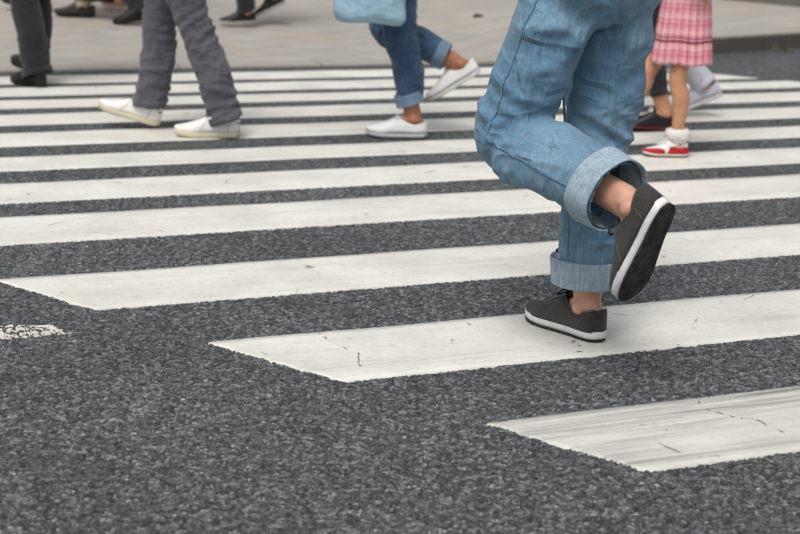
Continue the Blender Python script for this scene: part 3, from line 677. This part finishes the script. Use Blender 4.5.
    # shoes
    for s in (1, -1):
        ap = ank[s]; p = math.radians(legs[s][3]); yw = s * math.radians(toe_out)
        Tr = Matrix.Translation(Vector(ap)) @ Matrix.Rotation(yw, 4, 'Z') @ Matrix.Rotation(p, 4, 'Y') @ Matrix.Translation((-0.23 * shoeL, 0, -0.083 * shoeL / 0.28))
        make_shoe(body, Tr, shoeL, shoe, s)
        if sock:
            d = (kne[s] - ap) / np.linalg.norm(kne[s] - ap); n = 40; rings = []
            for z, r in sock['prof']:
                rings.append([ap + d * z + np.array([0.002, 0, 0]) + np.array([math.cos(2 * math.pi * j / n) * r * 1.12, math.sin(2 * math.pi * j / n) * r, 0]) * (1 + sock.get('fluff', 0) * (nr.rand() - 0.5)) + np.array([0, 0, sock.get('fluff', 0) * 0.02 * (nr.rand() - 0.5)]) for j in range(n)])
            MB().rings(rings, cap=False).build('sock', sock['mat'], body)
    return body, dict(ank=ank, kne=kne, hip=hipp, arm=arm, org=org, f=f, l=l)

def mats(skin_, trouser, shirt, hair, cuff=None, **kw): return dict(skin=skin_, trouser=trouser, shirt=shirt, hair=hair, cuff=cuff or trouser, eye=M['eye'], **kw)
M['eye'] = plain('eye_dark', (40, 30, 26), 0.2)
SK1, SK2, SK3 = skin('skin_fair', (205, 160, 138)), skin('skin_tan', (168, 118, 90)), skin('skin_warm', (196, 146, 116))
hairb, hairn = plain('hair_black', (30, 26, 24), 0.5), plain('hair_brown', (58, 42, 32), 0.5)
den_light = cloth('denim_light', (99, 136, 163), 0.18, 14, 700, 0.9, (133, 168, 190), 0.25, 0.4, 0.75); den_cuff = cloth('denim_reverse', (158, 178, 192), 0.14, 30, 700, 0.9, None, 0.2, 0.5); den_seam = cloth('denim_seam', (96, 132, 160), 0.3, 90, 700)
den_dark = cloth('denim_dark', (50, 76, 106), 0.25, 14, 700, 0.9, (72, 104, 136), 0.2, 0.6, 0.7); den_dcuff = cloth('denim_reverse_blue', (110, 134, 156), 0.14, 30, 700)
grey_t = cloth('grey_twill', (88, 89, 97), 0.12, 10, 800, crease=0.6); black_t = cloth('black_wool', (38, 37, 41), 0.15, 14, 800); dk2 = cloth('charcoal_cloth', (35, 34, 38), 0.15, 14, 800)
beige_t = cloth('beige_chino', (176, 164, 142), 0.12, 14, 800); lav_t = cloth('pale_lavender_cloth', (206, 205, 216), 0.08, 14, 800)
white_c = cloth('white_canvas', (232, 232, 232), 0.05, 30, 900); white_l = plain('white_leather', (232, 230, 226), 0.45, 0.04, 30); cream = plain('cream_rubber', (214, 204, 180), 0.7, 0.08, 40)
rub_w = plain('white_rubber', (216, 215, 216), 0.6, 0.13, 45); blk_c = cloth('black_canvas', (52, 49, 48), 0.4, 55, 420, 0.85, (70, 67, 64), 0.6); blk_l = plain('black_leather', (27, 25, 26), 0.42, 0.25, 40)
kt = N('tread_rubber'); vt = kt.coord(); wv = kt.n('TexWave', wave_type='BANDS', bands_direction='DIAGONAL'); wv.inputs['Scale'].default_value = 38; wv.inputs['Distortion'].default_value = 2.5; kt.l(vt, wv.inputs['Vector']); kt.col(kt.mix(kt.ramp(kt.noise(vt, 30, 6, 0.7), [(0.4, 0.0), (0.75, 0.8)]), lin((30, 30, 31)), lin((88, 85, 80)))).rough(0.8, 0.3); kt.bump(wv.outputs['Fac'], 0.9, 0.004); tread = kt.m
blk_r = plain('black_rubber', (24, 24, 25), 0.75, 0.2, 40); blk_lace = plain('black_lace', (26, 25, 25), 0.85); grey_i = plain('grey_lining', (110, 112, 118), 0.9)
navy = plain('navy_suede', (56, 60, 92), 0.8); red = plain('red_suede', (170, 30, 40), 0.7, 0.12, 60); red_r = plain('dark_red_rubber', (92, 38, 40), 0.7); brown = plain('brown_leather', (98, 66, 48), 0.6)
shirt_w = cloth('shirt_white', (214, 212, 206), 0.06); shirt_g = cloth('shirt_grey', (120, 122, 126), 0.1); shirt_n = cloth('shirt_navy', (46, 52, 70), 0.1); shirt_b = cloth('shirt_beige', (190, 176, 152), 0.1)
PI = math.pi

# the walker in the middle: wide light jeans, rolled cuffs, black canvas shoes
st_black = dict(upper=blk_c, solem=rub_w, lace=blk_lace, tongue=blk_c, sole=0.030, outsole=tread, line=None, lowtop=1.04, stitch=plain('stitch_thread', (96, 92, 88), 0.9), tab=None, heel=blk_c, heel_len=0.2, heel_h=0.9)
HA = math.radians(128); aA = gp(601, 343.5)[:2]; fA = np.array([math.cos(HA), math.sin(HA)]); 
person('person in wide light blue jeans with rolled cuffs and black canvas shoes', aA + fA * 0.062, HA, -1,
       {-1: (0.035, -0.085, 0.085, 0), 1: (-0.345, 0.15, 0.45, 66)}, 1.76, mats(SK1, den_light, shirt_w, hairn, den_cuff, tvox=0.006, seam=den_seam), hip=0.945, hem=0.065, lens={-1: (0.43, 0.435), 1: (0.41, 0.46)}, arms='up',
       trad=((0.105, 0.102), (0.097, 0.098), (0.092, 0.092)), fold=0.0165, cuff=0.07, shoe=st_black, shoeL=0.295, vox=0.007, seed=3, z0=0.006, wide=1.12, toe_out=3)

# grey trousers, white leather trainers
white_2 = plain('white_leather_panel', (206, 204, 200), 0.5, 0.06, 30)
st_white = dict(upper=white_l, solem=cream, lace=grey_i, sole=0.032, heel=white_2, heel_len=0.3, heel_h=0.75, toe=white_2, toe_h=0.85, stitch=grey_i, tab=blk_c, tab_lo=0.35, lowtop=1.0)
aB = gp(225, 138)[:2]
person('person in loose grey trousers and white leather trainers striding left', aB, PI, 1, {1: (-0.25, 0.085, 0.088, 0), -1: (0.12, -0.09, 0.112, -14)}, 1.67,
       mats(SK3, grey_t, shirt_g, hairb), hip=0.905, hem=-0.005, lens={1: (0.41, 0.41), -1: (0.402, 0.402)}, trad=((0.098, 0.1), (0.08, 0.082), (0.078, 0.08)), fold=0.013, shoe=st_white, shoeL=0.295, seed=5, z0=0.004)

# dark jeans with turned-up hems, white canvas shoes, bag
st_canvas = dict(upper=white_c, solem=rub_w, lace=white_c, toe=rub_w, toe_h=0.6, sole=0.030, line=plain('sole_stripe_black', (50, 52, 62), 0.7), lowtop=0.92)
aC = gp(413, 138)[:2]
_, c_ = person('person in dark blue jeans with turned-up hems and white canvas shoes carrying a bag', aC, PI, 1, {1: (-0.10, 0.085, 0.086, 0), -1: (-0.31, -0.09, 0.33, 34)}, 1.68,
       mats(SK2, den_dark, shirt_n, hairb, den_dcuff), hip=0.88, hem=0.075, trad=((0.098, 0.1), (0.083, 0.082), (0.063, 0.063)), fold=0.010, lens={1: (0.405, 0.40), -1: (0.40, 0.40)}, cuff=0.05, shoe=st_canvas, shoeL=0.285, seed=8, z0=0.004,
       arms={1: ((0.10, 0.26, 0.98), (0.13, 0.27, 0.90))})
# dark trousers, seen from behind
st_dress = dict(upper=blk_l, solem=blk_r, lace=blk_lace, sole=0.026, heel=blk_l, heel_len=0.25, heel_h=0.9, tab=brown, tab_lo=0.6)
HD = math.radians(134)
person('person in charcoal trousers and black shoes walking away, seen from behind at the left edge', gp(40, 87.5)[:2] + 0.03 * np.array([math.cos(HD), math.sin(HD)]), HD, 1, {1: (0.0, 0.085, 0.084, 0), -1: (0.19, -0.02, 0.13, -8)}, 1.74,
       mats(SK3, dk2, shirt_w, hairb), hip=0.9, hem=-0.02, trad=((0.098, 0.1), (0.08, 0.08), (0.08, 0.08)), fold=0.007, shoe=st_dress, shoeL=0.29, seed=12, z0=0.004)
# black shoe half hidden behind the middle walker
st_black2 = dict(upper=blk_l, solem=red_r, lace=rub_w, sole=0.022, tongue=blk_l)
person('person in black trousers and black laced shoes, half hidden behind the pink skirt', gp(664, 131)[:2], PI, 1, {1: (-0.05, 0.08, 0.084, 0), -1: (0.13, -0.08, 0.12, -10)}, 1.66,
       mats(SK3, black_t, shirt_n, hairb), hip=0.86, hem=0.10, trad=((0.09, 0.09), (0.06, 0.06), (0.044, 0.044)), fold=0.003, shoe=st_black2, shoeL=0.27, seed=14, z0=0.004)
# white shoe pushing off, right of the child's leg
person('person in pale trousers and white trainers pushing off behind the child', gp(703, 117)[:2], PI, -1, {-1: (-0.28, -0.06, 0.165, 24), 1: (0.20, 0.085, 0.10, -10)}, 1.7,
       mats(SK1, lav_t, shirt_w, hairn), hip=0.85, hem=0.0, trad=((0.095, 0.095), (0.07, 0.07), (0.065, 0.065)), fold=0.004, shoe=dict(upper=lav_t, solem=rub_w, lace=white_c, sole=0.034, line=navy), shoeL=0.285, seed=15, z0=0.004)

# the child in the checked skirt
st_kid = dict(upper=white_c, solem=plain('child_sole', (226, 220, 208), 0.7), lace=white_c, toe=red, toe_h=0.85, toe_t=0.54, lowtop=1.15, heel=red, heel_len=0.5, heel_h=0.82, tab=navy, tab_lo=0.3, sole=0.02, outsole=red_r)
fluff = cloth('white_fluff', (232, 228, 222), 0.06, 60, 500, 0.95, None, 0.5)
kb, kd = person('child in a pink checked skirt with fluffy white socks and red and white trainers', gp(677.5, 157.5)[:2], PI, 1, {1: (0.035, 0.055, 0.060, 0), -1: (0.31, -0.06, 0.10, -8)}, 1.2,
       mats(SK3, white_c, shirt_w, hairb), hip=0.64, arms='up', shoe=st_kid, shoeL=0.205, vox=0.007, bare=True, seed=4, z0=0.004,
       sock=dict(mat=fluff, fluff=0.16, prof=((-0.03, 0.024), (-0.01, 0.029), (0.012, 0.033), (0.020, 0.044), (0.032, 0.052), (0.050, 0.052), (0.064, 0.044), (0.068, 0.033), (0.064, 0.024))))
k = N('pink_check'); uv = k.coord('UV'); sx = k.n('SeparateXYZ'); k.l(uv, sx.inputs[0])
def band(c, freq, lo, hi): fr = k.math('FRACT', k.math('MULTIPLY', c, freq)); return k.math('MULTIPLY', k.math('GREATER_THAN', fr, lo), k.math('LESS_THAN', fr, hi))
c = k.ramp(k.noise(k.coord(), 30, 4), [(0.3, lin((212, 134, 146))), (0.7, lin((228, 158, 168)))])
for cc, fq in ((sx.outputs[0], 22), (sx.outputs[1], 5)):
    c = k.mix(k.math('MULTIPLY', band(cc, fq, 0.0, 0.28), 0.35), c, lin((230, 196, 200)))
    c = k.mix(k.math('MULTIPLY', band(cc, fq, 0.5, 0.72), 0.38), c, lin((192, 98, 116)))
    c = k.mix(k.math('MULTIPLY', band(cc, fq, 0.86, 0.92), 0.4), c, lin((140, 70, 84)))
for lo, hi in ((0.285, 0.315), (0.345, 0.36)):
    c = k.mix(k.math('MULTIPLY', k.math('GREATER_THAN', sx.outputs[1], lo), k.math('MULTIPLY', k.math('LESS_THAN', sx.outputs[1], hi), 0.85)), c, lin((74, 42, 50)))
k.col(c).rough(0.9, 0.2); k.bump(k.noise(k.coord(), 600, 2), 0.15, 0.003)
n = 160; rows = 22; vv = []; ff = []
for i in range(rows + 1):
    t = i / rows; z = 0.755 - 0.34 * t; r = 0.102 + 0.026 * t ** 0.85
    for j in range(n):
        th = 2 * PI * j / n; ph = (th * 20 / (2 * PI)) % 1.0; pl = (ph - 0.5) * 0.024 * t + 0.006 * t * math.sin(3 * th + 1)
        rr = r * (1 + 0.05 * t * math.sin(2 * th + 0.6)) + pl
        vv.append((rr * 1.0 * math.cos(th) + 0.038, rr * 0.97 * math.sin(th), z + 0.004 * math.sin(5 * th + 2) * t))
for i in range(rows):
    for j in range(n): ff.append((i * n + j, (i + 1) * n + j, (i + 1) * n + (j + 1) % n, i * n + (j + 1) % n))
sk = mesh_obj('skirt', vv, ff, k.m, kb); ul = sk.data.uv_layers.new(name='UVMap')
for p in sk.data.polygons:
    for li in p.loop_indices:
        vi = sk.data.loops[li].vertex_index; j = vi % n; jn = j if not (j == 0 and max(sk.data.loops[x].vertex_index % n for x in p.loop_indices) == n - 1) else n
        ul.data[li].uv = (jn / n, 1 - (vi // n) / rows)
md = sk.modifiers.new('t', 'SOLIDIFY'); md.thickness = 0.003

# the bag carried by the person in dark jeans
bag_m = cloth('pale_blue_bag', (150, 182, 202), 0.08, 10, 700, 0.6, crease=0.4); bp = gp(372, 138)[:2]
bag = MB(); bag.loft([(0, 0, 0), (0, 0, 0.012), (0, 0, 0.05), (0, 0, 0.2), (0, 0, 0.32), (0, 0, 0.33)], [(0.12, 0.03), (0.15, 0.055), (0.163, 0.068), (0.158, 0.06), (0.15, 0.03), (0.145, 0.022)], 40, (1, 0, 0), 6, 3.2)
bag.v = [(v_[0] + 0.004 * math.sin(v_[2] * 40 + 2 * v_[0] * 20), v_[1] + 0.007 * math.sin(v_[0] * 26 + 3 * math.sin(v_[2] * 14)) * (1 if abs(v_[1]) > 0.01 else 0), v_[2] + 0.006 * math.sin(v_[0] * 22 + 1)) for v_ in bag.v]
bg_o = bag.build('handbag', bag_m); md = None
hx = c_['org'] + c_['f'] * 0.13 + c_['l'] * 0.27
bg_o.location = (hx[0] + 0.01, hx[1] - 0.03, 0.545); bg_o.rotation_euler = (math.radians(2), math.radians(3), 0)
tag(bg_o, 'pale blue soft bag carried beside the dark blue jeans', 'bag')
for y in (-0.02, 0.02): MB().loft([(-0.07, y, 0.31), (-0.05, y * 1.2, 0.38), (0, y * 0.6, 0.41), (0.05, y * 1.2, 0.38), (0.07, y, 0.31)], [(0.004, 0.011)] * 5, 10, (0, 1, 0), 6).build('handle', bag_m, bg_o)

# people on the far pavement
GP_ = 'people on the far pavement'
person('person in beige trousers and black shoes on the far pavement, at the left', gp(86, 14, 0.1)[:2], PI, 1, {1: (-0.02, 0.08, 0.084, 0), -1: (0.40, -0.08, 0.11, -10)}, 1.72,
       mats(SK3, beige_t, shirt_b, hairb), hip=0.86, hem=0.0, trad=((0.1, 0.1), (0.075, 0.075), (0.07, 0.07)), fold=0.005, shoe=dict(upper=blk_c, solem=blk_r, lace=blk_lace, sole=0.03), shoeL=0.29, seed=21, z0=0.085, group=GP_)
person('person in black trousers and black shoes on the pavement, just left of the grey trousers', gp(141, 19.5, 0.1)[:2], PI, 1, {1: (-0.18, 0.09, 0.10, 12), -1: (0.10, -0.10, 0.20, -5)}, 1.7,
       mats(SK3, black_t, shirt_g, hairb), hip=0.85, hem=-0.01, trad=((0.1, 0.1), (0.085, 0.085), (0.08, 0.08)), fold=0.005, shoe=st_dress, shoeL=0.28, seed=22, z0=0.08, group=GP_)
person('person in black trousers on the far pavement, between the grey trousers and the bag', gp(247, 23.5, 0.08)[:2], PI, 1, {1: (0.10, 0.08, 0.086, 4), -1: (-0.08, -0.09, 0.19, 28)}, 1.7,
       mats(SK1, dk2, shirt_w, hairb), hip=0.85, hem=0.01, trad=((0.095, 0.095), (0.07, 0.07), (0.068, 0.068)), fold=0.004, shoe=dict(upper=blk_l, solem=plain('pale_sole', (170, 166, 160), 0.7), lace=blk_lace, sole=0.022), shoeL=0.26, seed=23, z0=0.075, group=GP_)
person('person in tan flat shoes on the far pavement, beside the grey trousers', gp(126, 9, 0.1)[:2], PI, 1, {1: (0.05, 0.07, 0.08, 0), -1: (-0.30, -0.08, 0.13, 25)}, 1.6,
       mats(SK1, beige_t, shirt_w, hairn), hip=0.80, hem=0.22, trad=((0.09, 0.09), (0.07, 0.07), (0.06, 0.06)), fold=0.004, shoe=dict(upper=SK3, solem=rub_w, lace=None, sole=0.02, lowtop=0.7), shoeL=0.24, seed=24, z0=0.095, group=GP_)
